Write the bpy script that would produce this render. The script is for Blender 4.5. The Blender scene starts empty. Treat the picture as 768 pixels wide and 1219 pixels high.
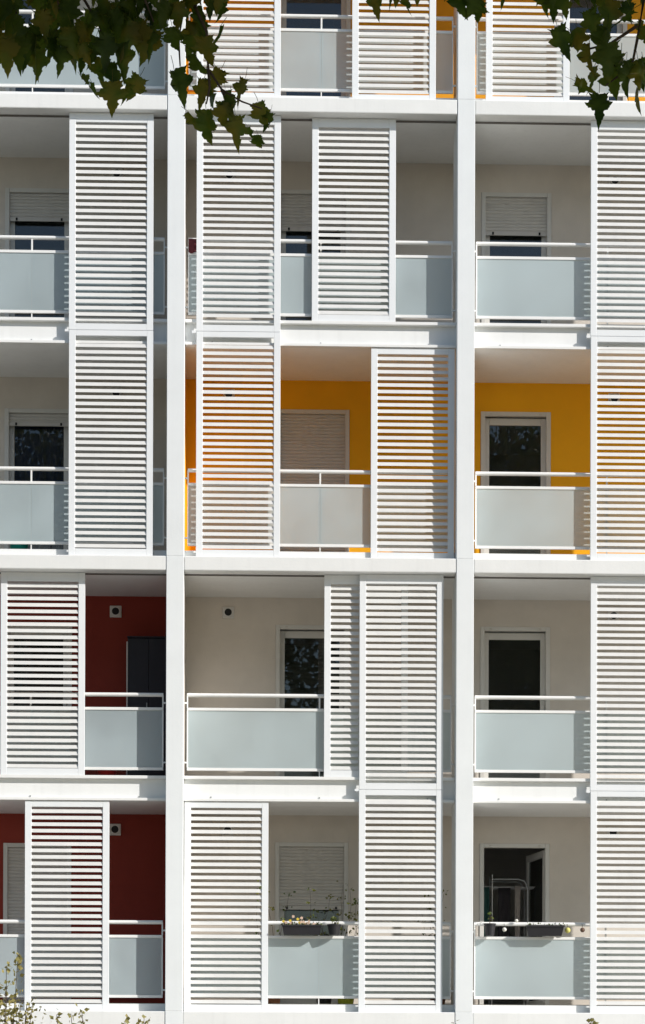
import bpy, bmesh, math, random
import numpy as np
from mathutils import Vector, Matrix, Euler

sc = bpy.context.scene
R = math.radians
# ------------------------------------------------------------------ camera
cam_d = bpy.data.cameras.new('camera')
cam = bpy.data.objects.new('camera', cam_d)
sc.collection.objects.link(cam)
sc.camera = cam
cam_d.sensor_fit = 'HORIZONTAL'
cam_d.sensor_width = 36.0
cam_d.lens = 36.0 * 2745.0 / 768.0
cam_d.shift_y = (1310.0 - 609.5) / 768.0
cam_d.clip_start = 0.1
cam_d.clip_end = 2000.0
cam.matrix_world = (Matrix.Translation((0.0, -28.3, 1.6)) @ Matrix.Rotation(R(-1.655), 4, 'Z')
                    @ Matrix.Rotation(R(90), 4, 'X') @ Matrix.Rotation(0.0028, 4, 'Z'))
# ------------------------------------------------------------------ light
SUN = Vector((1.70, -1.0, 1.01)).normalized()          # direction towards the sun
world = bpy.data.worlds.new('World')
sc.world = world
world.use_nodes = True
wn = world.node_tree.nodes
sky = wn.new('ShaderNodeTexSky')
sky.sky_type = 'NISHITA'
sky.sun_disc = False
sky.sun_elevation = math.asin(SUN.z)
sky.sun_rotation = math.atan2(SUN.x, SUN.y)
sky.air_density = 1.0
sky.dust_density = 0.6
sky.ozone_density = 1.0
wn['Background'].inputs['Strength'].default_value = 0.105
world.node_tree.links.new(sky.outputs[0], wn['Background'].inputs[0])
sun_d = bpy.data.lights.new('sun', 'SUN')
sun_d.energy = 4.3
sun_d.angle = R(0.53)
sun_d.color = (1.0, 0.955, 0.90)
sun = bpy.data.objects.new('sun', sun_d)
sc.collection.objects.link(sun)
sun.rotation_euler = SUN.to_track_quat('Z', 'Y').to_euler()
sun.location = SUN * 60
sc.view_settings.view_transform = 'Standard'
sc.view_settings.look = 'None'
sc.view_settings.exposure = 0.27
sc.view_settings.gamma = 1.0
sc.view_settings.use_curve_mapping = False
sc.cycles.max_bounces = 10
sc.cycles.diffuse_bounces = 5
sc.cycles.transparent_max_bounces = 16
sc.cycles.sample_clamp_indirect = 4.0
sc.cycles.caustics_reflective = False
sc.cycles.caustics_refractive = False

# ------------------------------------------------------------------ materials
MAT = {}


def nodes_of(name):
    m = bpy.data.materials.new(name)
    m.use_nodes = True
    nt = m.node_tree
    return m, nt, nt.nodes, nt.links


def paint(name, col, rough=0.55, var=0.05, scale=3.0, bump=0.0, bscale=60.0, streak=0.0, metallic=0.0, spec=0.4):
    """Painted / rendered surface: base colour with soft mottling, optional rain streaks and grain relief."""
    m, nt, n, l = nodes_of(name)
    b = n['Principled BSDF']
    b.inputs['Roughness'].default_value = rough
    b.inputs['Metallic'].default_value = metallic
    b.inputs['Specular IOR Level'].default_value = spec
    geo = n.new('ShaderNodeNewGeometry')
    tx = n.new('ShaderNodeTexNoise')
    tx.inputs['Scale'].default_value = scale
    tx.inputs['Detail'].default_value = 6.0
    tx.inputs['Roughness'].default_value = 0.6
    l.new(geo.outputs['Position'], tx.inputs['Vector'])
    mr = n.new('ShaderNodeMapRange')
    mr.inputs['From Min'].default_value = 0.3
    mr.inputs['From Max'].default_value = 0.7
    mr.inputs['To Min'].default_value = 1.0 - var
    mr.inputs['To Max'].default_value = 1.0 + var * 0.4
    l.new(tx.outputs['Fac'], mr.inputs['Value'])
    fac = mr.outputs[0]
    if streak > 0:
        mp = n.new('ShaderNodeMapping')
        mp.inputs['Scale'].default_value = (14.0, 14.0, 0.5)
        l.new(geo.outputs['Position'], mp.inputs['Vector'])
        t2 = n.new('ShaderNodeTexNoise')
        t2.inputs['Scale'].default_value = 1.0
        t2.inputs['Detail'].default_value = 4.0
        l.new(mp.outputs[0], t2.inputs['Vector'])
        m2 = n.new('ShaderNodeMapRange')
        m2.inputs['From Min'].default_value = 0.52
        m2.inputs['From Max'].default_value = 0.8
        m2.inputs['To Min'].default_value = 1.0
        m2.inputs['To Max'].default_value = 1.0 - streak
        l.new(t2.outputs['Fac'], m2.inputs['Value'])
        mu = n.new('ShaderNodeMath')
        mu.operation = 'MULTIPLY'
        l.new(fac, mu.inputs[0])
        l.new(m2.outputs[0], mu.inputs[1])
        fac = mu.outputs[0]
    mix = n.new('ShaderNodeMix')
    mix.data_type = 'RGBA'
    mix.blend_type = 'MULTIPLY'
    mix.inputs[0].default_value = 1.0
    mix.inputs[6].default_value = (*col, 1)
    l.new(fac, mix.inputs[7])
    l.new(mix.outputs[2], b.inputs['Base Color'])
    if bump > 0:
        t3 = n.new('ShaderNodeTexNoise')
        t3.inputs['Scale'].default_value = bscale
        t3.inputs['Detail'].default_value = 3.0
        l.new(geo.outputs['Position'], t3.inputs['Vector'])
        bp = n.new('ShaderNodeBump')
        bp.inputs['Strength'].default_value = bump
        bp.inputs['Distance'].default_value = 0.01
        l.new(t3.outputs['Fac'], bp.inputs['Height'])
        l.new(bp.outputs[0], b.inputs['Normal'])
    MAT[name] = m
    return m


paint('concrete_white', (0.78, 0.785, 0.77), 0.7, 0.05, 2.2, 0.10, 45, streak=0.05)
paint('slab_white', (0.81, 0.82, 0.81), 0.6, 0.04, 2.5, 0.05, 50, streak=0.05)
paint('column_white', (0.76, 0.785, 0.79), 0.65, 0.05, 1.6, 0.08, 45, streak=0.03)
paint('louvre_white', (0.79, 0.81, 0.82), 0.45, 0.025, 5)
paint('slat_white', (0.725, 0.72, 0.70), 0.5, 0.07, 3, streak=0.05)
paint('rail_white', (0.82, 0.82, 0.80), 0.35, 0.03, 8)
paint('render_beige', (0.66, 0.605, 0.54), 0.85, 0.10, 1.7, 0.25, 90)
paint('render_yellow', (0.92, 0.435, 0.004), 0.8, 0.05, 2.2, 0.2, 90)
paint('render_orange', (0.84, 0.38, 0.015), 0.8, 0.05, 2.2, 0.2, 90)
paint('render_red', (0.27, 0.036, 0.022), 0.8, 0.06, 2.2, 0.2, 90)
paint('room_grey', (0.55, 0.53, 0.50), 0.9, 0.05, 2)
paint('floor_screed', (0.52, 0.48, 0.43), 0.8, 0.1, 3)
paint('floor_bounce_dim', (0.26, 0.25, 0.235), 0.85, 0.15, 3)  # darker unseen floor, set to dim the upper balconies
paint('floor_bounce_bright', (0.70, 0.66, 0.60), 0.6, 0.06, 3)  # paler unseen floor, set to brighten one beige balcony
paint('frame_pvc', (0.66, 0.645, 0.61), 0.4, 0.03, 5)
paint('shutter_grey', (0.60, 0.575, 0.54), 0.5, 0.04, 4)
paint('track_metal', (0.16, 0.15, 0.14), 0.5, 0.1, 8)
paint('rubber_and_hole_black', (0.012, 0.012, 0.013), 0.7, 0.1, 8)
paint('vent_white', (0.72, 0.70, 0.67), 0.5, 0.05, 10)
paint('cupboard_navy', (0.022, 0.022, 0.034), 0.45, 0.1, 4)
paint('steel', (0.45, 0.46, 0.47), 0.35, 0.05, 10, metallic=0.7)
paint('planter_black', (0.018, 0.017, 0.020), 0.6, 0.15, 10)
paint('soil', (0.05, 0.035, 0.02), 0.95, 0.3, 40)
paint('curtain_navy', (0.09, 0.19, 0.58), 0.9, 0.1, 20)
paint('curtain_blue', (0.14, 0.27, 0.60), 0.9, 0.1, 20)
paint('curtain_white', (0.62, 0.66, 0.74), 0.9, 0.05, 20)
paint('cloth_red', (0.16, 0.03, 0.045), 0.9, 0.2, 30)
paint('cloth_green', (0.03, 0.10, 0.09), 0.9, 0.2, 30)
paint('cloth_dark', (0.035, 0.03, 0.035), 0.9, 0.2, 30)
paint('cloth_pale', (0.30, 0.26, 0.24), 0.9, 0.2, 30)
paint('cloth_maroon', (0.09, 0.015, 0.02), 0.9, 0.2, 30)
paint('plastic_teal', (0.01, 0.30, 0.26), 0.4, 0.1, 10)
paint('plastic_red', (0.50, 0.03, 0.03), 0.4, 0.1, 10)
paint('ball_yellow', (0.62, 0.58, 0.16), 0.5, 0.1, 30)
paint('ball_white', (0.75, 0.73, 0.66), 0.5, 0.1, 30)
paint('ball_brown', (0.16, 0.09, 0.06), 0.6, 0.2, 30)
paint('pot_lime', (0.42, 0.45, 0.03), 0.5, 0.1, 10)
paint('pot_clay', (0.35, 0.16, 0.09), 0.8, 0.15, 20)
paint('petal_red', (0.55, 0.04, 0.05), 0.7, 0.2, 40)
paint('petal_pale', (0.75, 0.55, 0.42), 0.7, 0.2, 40)
paint('petal_yellow', (0.75, 0.55, 0.06), 0.7, 0.2, 40)
paint('bark', (0.16, 0.13, 0.095), 0.9, 0.35, 6, 0.6, 25)
paint('twig_brown', (0.07, 0.045, 0.03), 0.85, 0.25, 20)
paint('ground_mix', (0.22, 0.21, 0.16), 0.95, 0.3, 0.4, 0.3, 8)
paint('bounce_paving', (0.52, 0.49, 0.44), 0.9, 0.15, 1.5, 0.2, 20)


def leaf_mat(name, c0, c1, transl=0.35, scale=9.0, spread=0.35, mid=None):
    m, nt, n, l = nodes_of(name)
    b = n['Principled BSDF']
    b.inputs['Roughness'].default_value = 0.5
    b.inputs['Specular IOR Level'].default_value = 0.3
    geo = n.new('ShaderNodeNewGeometry')
    tx = n.new('ShaderNodeTexNoise')
    tx.inputs['Scale'].default_value = scale
    l.new(geo.outputs['Position'], tx.inputs['Vector'])
    oi = n.new('ShaderNodeObjectInfo')
    ad = n.new('ShaderNodeMath')
    ad.operation = 'MULTIPLY_ADD'
    l.new(oi.outputs['Random'], ad.inputs[0])
    ad.inputs[1].default_value = spread
    l.new(tx.outputs['Fac'], ad.inputs[2])
    cr = n.new('ShaderNodeValToRGB')
    cr.color_ramp.elements[0].position = 0.35
    cr.color_ramp.elements[0].color = (*c0, 1)
    cr.color_ramp.elements[1].position = 0.95
    cr.color_ramp.elements[1].color = (*c1, 1)
    if mid:
        e = cr.color_ramp.elements.new(0.72)
        e.color = (*mid, 1)
    l.new(ad.outputs[0], cr.inputs[0])
    l.new(cr.outputs[0], b.inputs['Base Color'])
    tr = n.new('ShaderNodeBsdfTranslucent')
    l.new(cr.outputs[0], tr.inputs['Color'])
    mx = n.new('ShaderNodeMixShader')
    mx.inputs[0].default_value = transl
    l.new(b.outputs[0], mx.inputs[1])
    l.new(tr.outputs[0], mx.inputs[2])
    l.new(mx.outputs[0], n['Material Output'].inputs['Surface'])
    MAT[name] = m


leaf_mat('leaf_plane', (0.018, 0.042, 0.004), (0.14, 0.12, 0.012), 0.58, 7.0, 0.42, (0.072, 0.108, 0.010))
leaf_mat('leaf_crown', (0.035, 0.06, 0.012), (0.09, 0.09, 0.02), 0.5)
leaf_mat('leaf_shrub', (0.15, 0.16, 0.045), (0.38, 0.31, 0.11), 0.3, 14.0)
leaf_mat('leaf_pot', (0.06, 0.11, 0.02), (0.16, 0.15, 0.03), 0.25)


def frosted():
    m, nt, n, l = nodes_of('frosted_glass')
    n.remove(n['Principled BSDF'])
    df = n.new('ShaderNodeBsdfDiffuse')
    df.inputs['Color'].default_value = (0.62, 0.73, 0.76, 1)
    tr = n.new('ShaderNodeBsdfTranslucent')
    tr.inputs['Color'].default_value = (0.82, 0.875, 0.87, 1)
    mx = n.new('ShaderNodeMixShader')
    mx.inputs[0].default_value = 0.52
    l.new(df.outputs[0], mx.inputs[1])
    l.new(tr.outputs[0], mx.inputs[2])
    geo = n.new('ShaderNodeNewGeometry')
    tx = n.new('ShaderNodeTexNoise')
    tx.inputs['Scale'].default_value = 1.3
    tx.inputs['Detail'].default_value = 5.0
    l.new(geo.outputs['Position'], tx.inputs['Vector'])
    mr = n.new('ShaderNodeMapRange')
    mr.inputs['From Min'].default_value = 0.3
    mr.inputs['From Max'].default_value = 0.7
    mr.inputs['To Min'].default_value = 0.42
    mr.inputs['To Max'].default_value = 0.58
    l.new(tx.outputs['Fac'], mr.inputs['Value'])
    l.new(mr.outputs[0], mx.inputs[0])
    gl = n.new('ShaderNodeBsdfGlossy')
    gl.inputs['Roughness'].default_value = 0.28
    fr = n.new('ShaderNodeFresnel')
    fr.inputs['IOR'].default_value = 1.4
    m2 = n.new('ShaderNodeMixShader')
    l.new(fr.outputs[0], m2.inputs[0])
    l.new(mx.outputs[0], m2.inputs[1])
    l.new(gl.outputs[0], m2.inputs[2])
    l.new(m2.outputs[0], n['Material Output'].inputs['Surface'])
    MAT['frosted_glass'] = m
    m, nt, n, l = nodes_of('glass_body')
    n.remove(n['Principled BSDF'])
    tp = n.new('ShaderNodeBsdfTransparent')
    tp.inputs['Color'].default_value = (0.97, 0.99, 0.985, 1)
    l.new(tp.outputs[0], n['Material Output'].inputs['Surface'])
    MAT['glass_body'] = m


def clear_glass():
    m, nt, n, l = nodes_of('window_glass')
    n.remove(n['Principled BSDF'])
    tp = n.new('ShaderNodeBsdfTransparent')
    tp.inputs['Color'].default_value = (0.62, 0.66, 0.65, 1)
    gl = n.new('ShaderNodeBsdfGlossy')
    gl.inputs['Roughness'].default_value = 0.0
    geo = n.new('ShaderNodeNewGeometry')
    tx = n.new('ShaderNodeTexNoise')
    tx.inputs['Scale'].default_value = 1.6
    l.new(geo.outputs['Position'], tx.inputs['Vector'])
    bp = n.new('ShaderNodeBump')
    bp.inputs['Strength'].default_value = 0.04
    bp.inputs['Distance'].default_value = 0.02
    l.new(tx.outputs['Fac'], bp.inputs['Height'])
    l.new(bp.outputs[0], gl.inputs['Normal'])
    fr = n.new('ShaderNodeFresnel')
    fr.inputs['IOR'].default_value = 1.72
    mx = n.new('ShaderNodeMixShader')
    l.new(fr.outputs[0], mx.inputs[0])
    l.new(tp.outputs[0], mx.inputs[1])
    l.new(gl.outputs[0], mx.inputs[2])
    du = n.new('ShaderNodeBsdfDiffuse')
    du.inputs['Color'].default_value = (0.62, 0.62, 0.56, 1)
    t2 = n.new('ShaderNodeTexNoise')
    t2.inputs['Scale'].default_value = 5.0
    t2.inputs['Detail'].default_value = 6.0
    l.new(geo.outputs['Position'], t2.inputs['Vector'])
    m3 = n.new('ShaderNodeMapRange')
    m3.inputs['To Min'].default_value = 0.0
    m3.inputs['To Max'].default_value = 0.055
    l.new(t2.outputs['Fac'], m3.inputs['Value'])
    md = n.new('ShaderNodeMixShader')
    l.new(m3.outputs[0], md.inputs[0])
    l.new(mx.outputs[0], md.inputs[1])
    l.new(du.outputs[0], md.inputs[2])
    l.new(md.outputs[0], n['Material Output'].inputs['Surface'])
    MAT['window_glass'] = m


frosted()
clear_glass()

# ------------------------------------------------------------------ mesh helpers
COL = sc.collection


class MB:
    def __init__(self):
        self.v, self.f = [], []

    def add(self, vs, fs):
        o = len(self.v)
        self.v += [tuple(p) for p in vs]
        self.f += [tuple(i + o for i in f) for f in fs]
        return self

    def box(self, x0, x1, y0, y1, z0, z1):
        vs = [(x0, y0, z0), (x1, y0, z0), (x1, y1, z0), (x0, y1, z0),
              (x0, y0, z1), (x1, y0, z1), (x1, y1, z1), (x0, y1, z1)]
        return self.add(vs, [(0, 3, 2, 1), (4, 5, 6, 7), (0, 1, 5, 4), (1, 2, 6, 5), (2, 3, 7, 6), (3, 0, 4, 7)])

    def cbox(self, x0, x1, y0, y1, z0, z1, c=0.006):
        """box with all edges chamfered"""
        X, Y, Z = (x0, x1), (y0, y1), (z0, z1)
        bm = bmesh.new()
        bmesh.ops.create_cube(bm, size=1.0)
        for v in bm.verts:
            v.co = Vector((X[v.co.x > 0], Y[v.co.y > 0], Z[v.co.z > 0]))
        bmesh.ops.bevel(bm, geom=bm.edges[:], offset=c, segments=2, profile=0.5, affect='EDGES')
        bm.verts.index_update()
        self.add([v.co[:] for v in bm.verts], [[v.index for v in f.verts] for f in bm.faces])
        bm.free()
        return self

    def tube(self, pts, rad, n=10, cap=True):
        pts = [Vector(p) for p in pts]
        rad = rad if isinstance(rad, (list, tuple)) else [rad] * len(pts)
        rings = []
        for i, p in enumerate(pts):
            a = pts[max(i - 1, 0)]
            b = pts[min(i + 1, len(pts) - 1)]
            d = (b - a).normalized()
            up = Vector((0, 0, 1)) if abs(d.z) < 0.9 else Vector((1, 0, 0))
            s = d.cross(up).normalized()
            t = s.cross(d)
            rings.append([p + (s * math.cos(2 * math.pi * k / n) + t * math.sin(2 * math.pi * k / n)) * rad[i] for k in range(n)])
        vs = [q for r in rings for q in r]
        fs = []
        for i in range(len(pts) - 1):
            for k in range(n):
                k2 = (k + 1) % n
                fs.append((i * n + k, i * n + k2, (i + 1) * n + k2, (i + 1) * n + k))
        if cap:
            fs.append(tuple(reversed(range(n))))
            fs.append(tuple((len(pts) - 1) * n + k for k in range(n)))
        return self.add(vs, fs)

    def ball(self, c, r, n=10, sq=1.0):
        vs, fs = [], []
        m = n // 2
        for i in range(m + 1):
            a = math.pi * i / m
            for k in range(n):
                b = 2 * math.pi * k / n
                vs.append((c[0] + r * math.sin(a) * math.cos(b), c[1] + r * math.sin(a) * math.sin(b), c[2] + r * sq * math.cos(a)))
        for i in range(m):
            for k in range(n):
                k2 = (k + 1) % n
                fs.append((i * n + k, (i + 1) * n + k, (i + 1) * n + k2, i * n + k2))
        return self.add(vs, fs)

    def lathe(self, c, prof, n=16):
        """prof: list of (radius, z)"""
        vs, fs = [], []
        for r, z in prof:
            for k in range(n):
                b = 2 * math.pi * k / n
                vs.append((c[0] + r * math.cos(b), c[1] + r * math.sin(b), c[2] + z))
        for i in range(len(prof) - 1):
            for k in range(n):
                k2 = (k + 1) % n
                fs.append((i * n + k, i * n + k2, (i + 1) * n + k2, (i + 1) * n + k))
        return self.add(vs, fs)

    def mesh(self, name, mat, smooth=False):
        me = bpy.data.meshes.new(name)
        me.from_pydata(self.v, [], self.f)
        me.materials.append(MAT[mat])
        if smooth:
            me.polygons.foreach_set('use_smooth', [True] * len(me.polygons))
        me.update()
        return me

    def build(self, name, mat, parent=None, loc=None, smooth=False):
        return obj(name, self.mesh(name, mat, smooth), parent, loc)


def obj(name, me, parent=None, loc=None):
    o = bpy.data.objects.new(name, me)
    COL.objects.link(o)
    if parent is not None:
        o.parent = parent
    if loc is not None:
        o.location = loc
    return o


def tag(o, label, cat, group=None, kind=None):
    if label:
        o['label'] = label
    if cat:
        o['category'] = cat
    if group:
        o['group'] = group
    if kind:
        o['kind'] = kind
    return o


def thing(name, label, cat, loc=(0, 0, 0), group=None):
    return tag(obj(name, None, None, loc), label, cat, group)


# ------------------------------------------------------------------ setting: ground
def sheet(name, x0, x1, y0, y1, z, mat):
    m = MB().add([(x0, y0, z), (x1, y0, z), (x1, y1, z), (x0, y1, z)], [(0, 1, 2, 3)])
    o = m.build(name, mat)
    o['kind'] = 'structure'
    return o


sheet('ground', -400, 400, -400, 400, 0.0, 'ground_mix')
sheet('bounce_pavement', -60, 60, -11.0, -0.5, 0.004, 'bounce_paving')  # pale unseen strip added to bounce sunlight up into the lower balconies

# ------------------------------------------------------------------ the building
ROWZ = {1: 14.017, 2: 11.222, 3: 8.382, 4: 5.595, 5: 2.785}       # floor level of each balcony row
TOPZ = 16.84
CEIL = {1: TOPZ - 0.315, 2: 13.735, 3: 10.905, 4: 8.094, 5: 5.283}
BAY = 3.5635
C1, C2 = -1.008, 2.5555
COLS = [C1 - 2 * BAY, C1 - BAY, C1, C2, C2 + BAY, C2 + 2 * BAY]
CW = 0.1075
XL, XR = COLS[0] - CW, COLS[-1] + CW
WALLY = 1.5
building = thing('apartment_building', 'white apartment building with stacked balconies behind a grid of columns and beams', 'building')

for i, c in enumerate(COLS):
    dep = 0.62 if i == 3 else 0.25
    zs = [0.0, 2.69, 8.27, 13.92, TOPZ + 0.35]
    for za, zb in zip(zs[:-1], zs[1:]):                                     # cast in lifts, a fine joint at every second floor
        MB().cbox(c - CW, c + CW, 0.0, dep, za, zb, 0.005).build('column', 'column_white', building)


def bays(fn):
    for i in range(len(COLS) - 1):
        fn(COLS[i] + CW, COLS[i + 1] - CW)


# beams flush with the columns every second storey
for zb, zt in ((13.735, 13.918), (8.094, 8.272), (2.30, 2.688)):
    def f(x0, x1):
        MB().cbox(x0 + 0.002, x1 - 0.002, 0.006, 0.1965, zb, zt, 0.012).build('beam', 'concrete_white', building)
        if zb > 3:
            MB().box(x0 + 0.002, x1 - 0.002, 0.206, 0.235, zb - 0.016, zb - 0.001).build('guide_track', 'track_metal', building)
    bays(f)
# floor slabs
SL = [(ROWZ[r], CEIL[r + 1] if r < 5 else 2.38) for r in (1, 2, 3, 4, 5)] + [(TOPZ, CEIL[1])]
for zt, zb in SL:
    MB().box(XL, XR, 0.198, 4.8, zb, zt).build('floor_slab', 'slab_white', building)
# edge strips and drip flanges on the recessed slabs
for r in (2, 4, 0):
    zt = TOPZ if r == 0 else ROWZ[r]
    zb = CEIL[1] if r == 0 else CEIL[r + 1]
    def f(x0, x1):
        MB().cbox(x0 + 0.004, x1 - 0.004, 0.138, 0.1975, zt - 0.040, zt - 0.001, 0.004).build('edge_strip', 'rail_white', building)
        MB().cbox(x0 + 0.004, x1 - 0.004, 0.138, 0.1975, zb + 0.001, zb + 0.036, 0.004).build('drip_flange', 'rail_white', building)
        for k in range(3):
            bx = x0 + (x1 - x0) * (0.1 + 0.4 * k)
            MB().tube([(bx, 0.1975, zb + 0.055), (bx, 0.191, zb + 0.055)], 0.010, 8).build('bolt', 'steel', building)
    bays(f)
# roof, rear, ends, ground storey
MB().cbox(XL, XR, 0.198, 4.8, TOPZ + 0.002, TOPZ + 0.6, 0.01).build('parapet', 'slab_white', building)
MB().box(XL, XR, 4.802, 5.0, 0, TOPZ + 0.6).build('rear_wall', 'room_grey', building)
for x in (XL - 0.2, XR + 0.002):
    MB().box(x, x + 0.198, 0.63, 5.0, 0, TOPZ + 0.6).build('end_wall', 'concrete_white', building)
MB().box(XL, XR, 0.20, 0.40, 0, 2.378).build('ground_storey_wall', 'slab_white', building)

# wall colours, rows x bays (bay 0 and 4 lie past the frame)
WALLC = {1: ['b', 'b', 'o', 'o', 'o'], 2: ['b'] * 5, 3: ['b', 'b', 'y', 'y', 'y'],
         4: ['r', 'r', 'b', 'b', 'b'], 5: ['r', 'r', 'b', 'b', 'b']}
MC = {'b': 'render_beige', 'y': 'render_yellow', 'o': 'render_orange', 'r': 'render_red'}
# door openings: (x0, x1, height above floor)
D1, D2, D3 = (-3.262, -2.385, 2.12), (0.237, 1.187, 2.15), (2.887, 3.800, 2.15)
D3B = (3.83, 4.78, 2.15)
DOORS = {(r, 1): D1 for r in range(1, 6)}
DOORS.update({(r, 2): D2 for r in range(1, 6)})
DOORS.update({(r, 3): D3 for r in range(2, 6)})
DOORS[(1, 3)] = D3B

for r in range(1, 6):
    zf, zc = ROWZ[r], CEIL[r]
    for b in range(5):
        x0, x1 = COLS[b], COLS[b + 1]
        if b == 0:
            x0 = XL
        if b == 4:
            x1 = XR
        m = MB()
        if (r, b) in DOORS:
            d0, d1, dh = DOORS[(r, b)]
            m.box(x0, d0, WALLY, WALLY + 0.2, zf, zc)
            m.box(d1, x1, WALLY, WALLY + 0.2, zf, zc)
            m.box(d0, d1, WALLY, WALLY + 0.2, zf + dh, zc)
        else:
            m.box(x0, x1, WALLY, WALLY + 0.2, zf, zc)
        m.build('wall', MC[WALLC[r][b]], building)
    # screen wall between the flats, each face in its own flat's colour
    MB().box(C1 - 0.085, C1 - 0.001, 0.252, WALLY - 0.001, zf, zc).build('partition_wall', MC[WALLC[r][1]], building)
    MB().box(C1 + 0.001, C1 + 0.085, 0.252, WALLY - 0.001, zf, zc).build('partition_wall', MC[WALLC[r][2]], building)
    # balcony floor finish, unseen; tones picked per balcony for the light they bounce
    for b in range(5):
        fm = 'floor_bounce_dim' if r < 3 else 'floor_bounce_bright' if (r, b) == (4, 2) else 'floor_screed'
        MB().box(COLS[b] + (0.001 if b else -CW), COLS[b + 1] + (CW if b == 4 else 0), 0.30, WALLY - 0.001, zf + 0.001, zf + 0.012).build('balcony_floor', fm, building)

# ------------------------------------------------------------------ vents
for r in range(1, 6):
    for vx in (-1.825, -0.375, 4.62):
        vz = CEIL[r] - 0.20
        v = MB().cbox(vx - 0.075, vx + 0.075, WALLY - 0.022, WALLY + 0.01, vz - 0.075, vz + 0.075, 0.006).build('air_vent', 'vent_white', building)
        MB().tube([(vx, WALLY - 0.0225, vz), (vx, WALLY - 0.034, vz)], [0.056, 0.056], 20).build('vent_hole_shade', 'rubber_and_hole_black', v)  # solid black disc, the shade inside the hole put into its colour
        MB().add([(vx + ra * math.cos(2 * math.pi * k / 20), WALLY - 0.040, vz + ra * math.sin(2 * math.pi * k / 20)) for ra in (0.047, 0.060) for k in range(20)],
                 [(k, (k + 1) % 20, 20 + (k + 1) % 20, 20 + k) for k in range(20)]).build('vent_ring', 'vent_white', v)


# ------------------------------------------------------------------ doors and roller shutters
def lath_mesh(x0, x1, z0, z1, y, pitch=0.043):
    m = MB()
    z = z1
    while z > z0 + 0.004:
        za = max(z - pitch, z0)
        h = z - za
        pr = [(y + 0.009, z), (y + 0.002, z - 0.14 * h), (y - 0.003, z - 0.5 * h), (y, z - 0.82 * h), (y + 0.009, za)]
        vs = [(x, p[0], p[1]) for p in pr for x in (x0, x1)]
        m.add(vs, [(2 * i, 2 * i + 1, 2 * i + 3, 2 * i + 2) for i in range(4)])
        z -= pitch
    return m


def curtain_mesh(x0, x1, z0, z1, y, folds, amp=0.025, top_pinch=None, seed=0):
    rnd = random.Random(seed)
    n = folds * 8
    m = MB()
    vs = []
    ph = [rnd.uniform(0, 6) for _ in range(4)]
    for j in range(5):
        t = j / 4
        for i in range(n + 1):
            u = i / n
            xa, xb = x0, x1
            if top_pinch:
                xa = x0 + (top_pinch[0] - x0) * t
                xb = x1 + (top_pinch[1] - x1) * t
            x = xa + (xb - xa) * u
            yy = y + amp * math.sin(u * folds * 2 * math.pi + 0.6 * math.sin(5 * u + ph[0])) * (0.6 + 0.4 * math.sin(3 * u + ph[1]))
            vs.append((x, yy, z0 + (z1 - z0) * t))
    fs = [(j * (n + 1) + i, j * (n + 1) + i + 1, (j + 1) * (n + 1) + i + 1, (j + 1) * (n + 1) + i) for j in range(4) for i in range(n)]
    return m.add(vs, fs)


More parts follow.
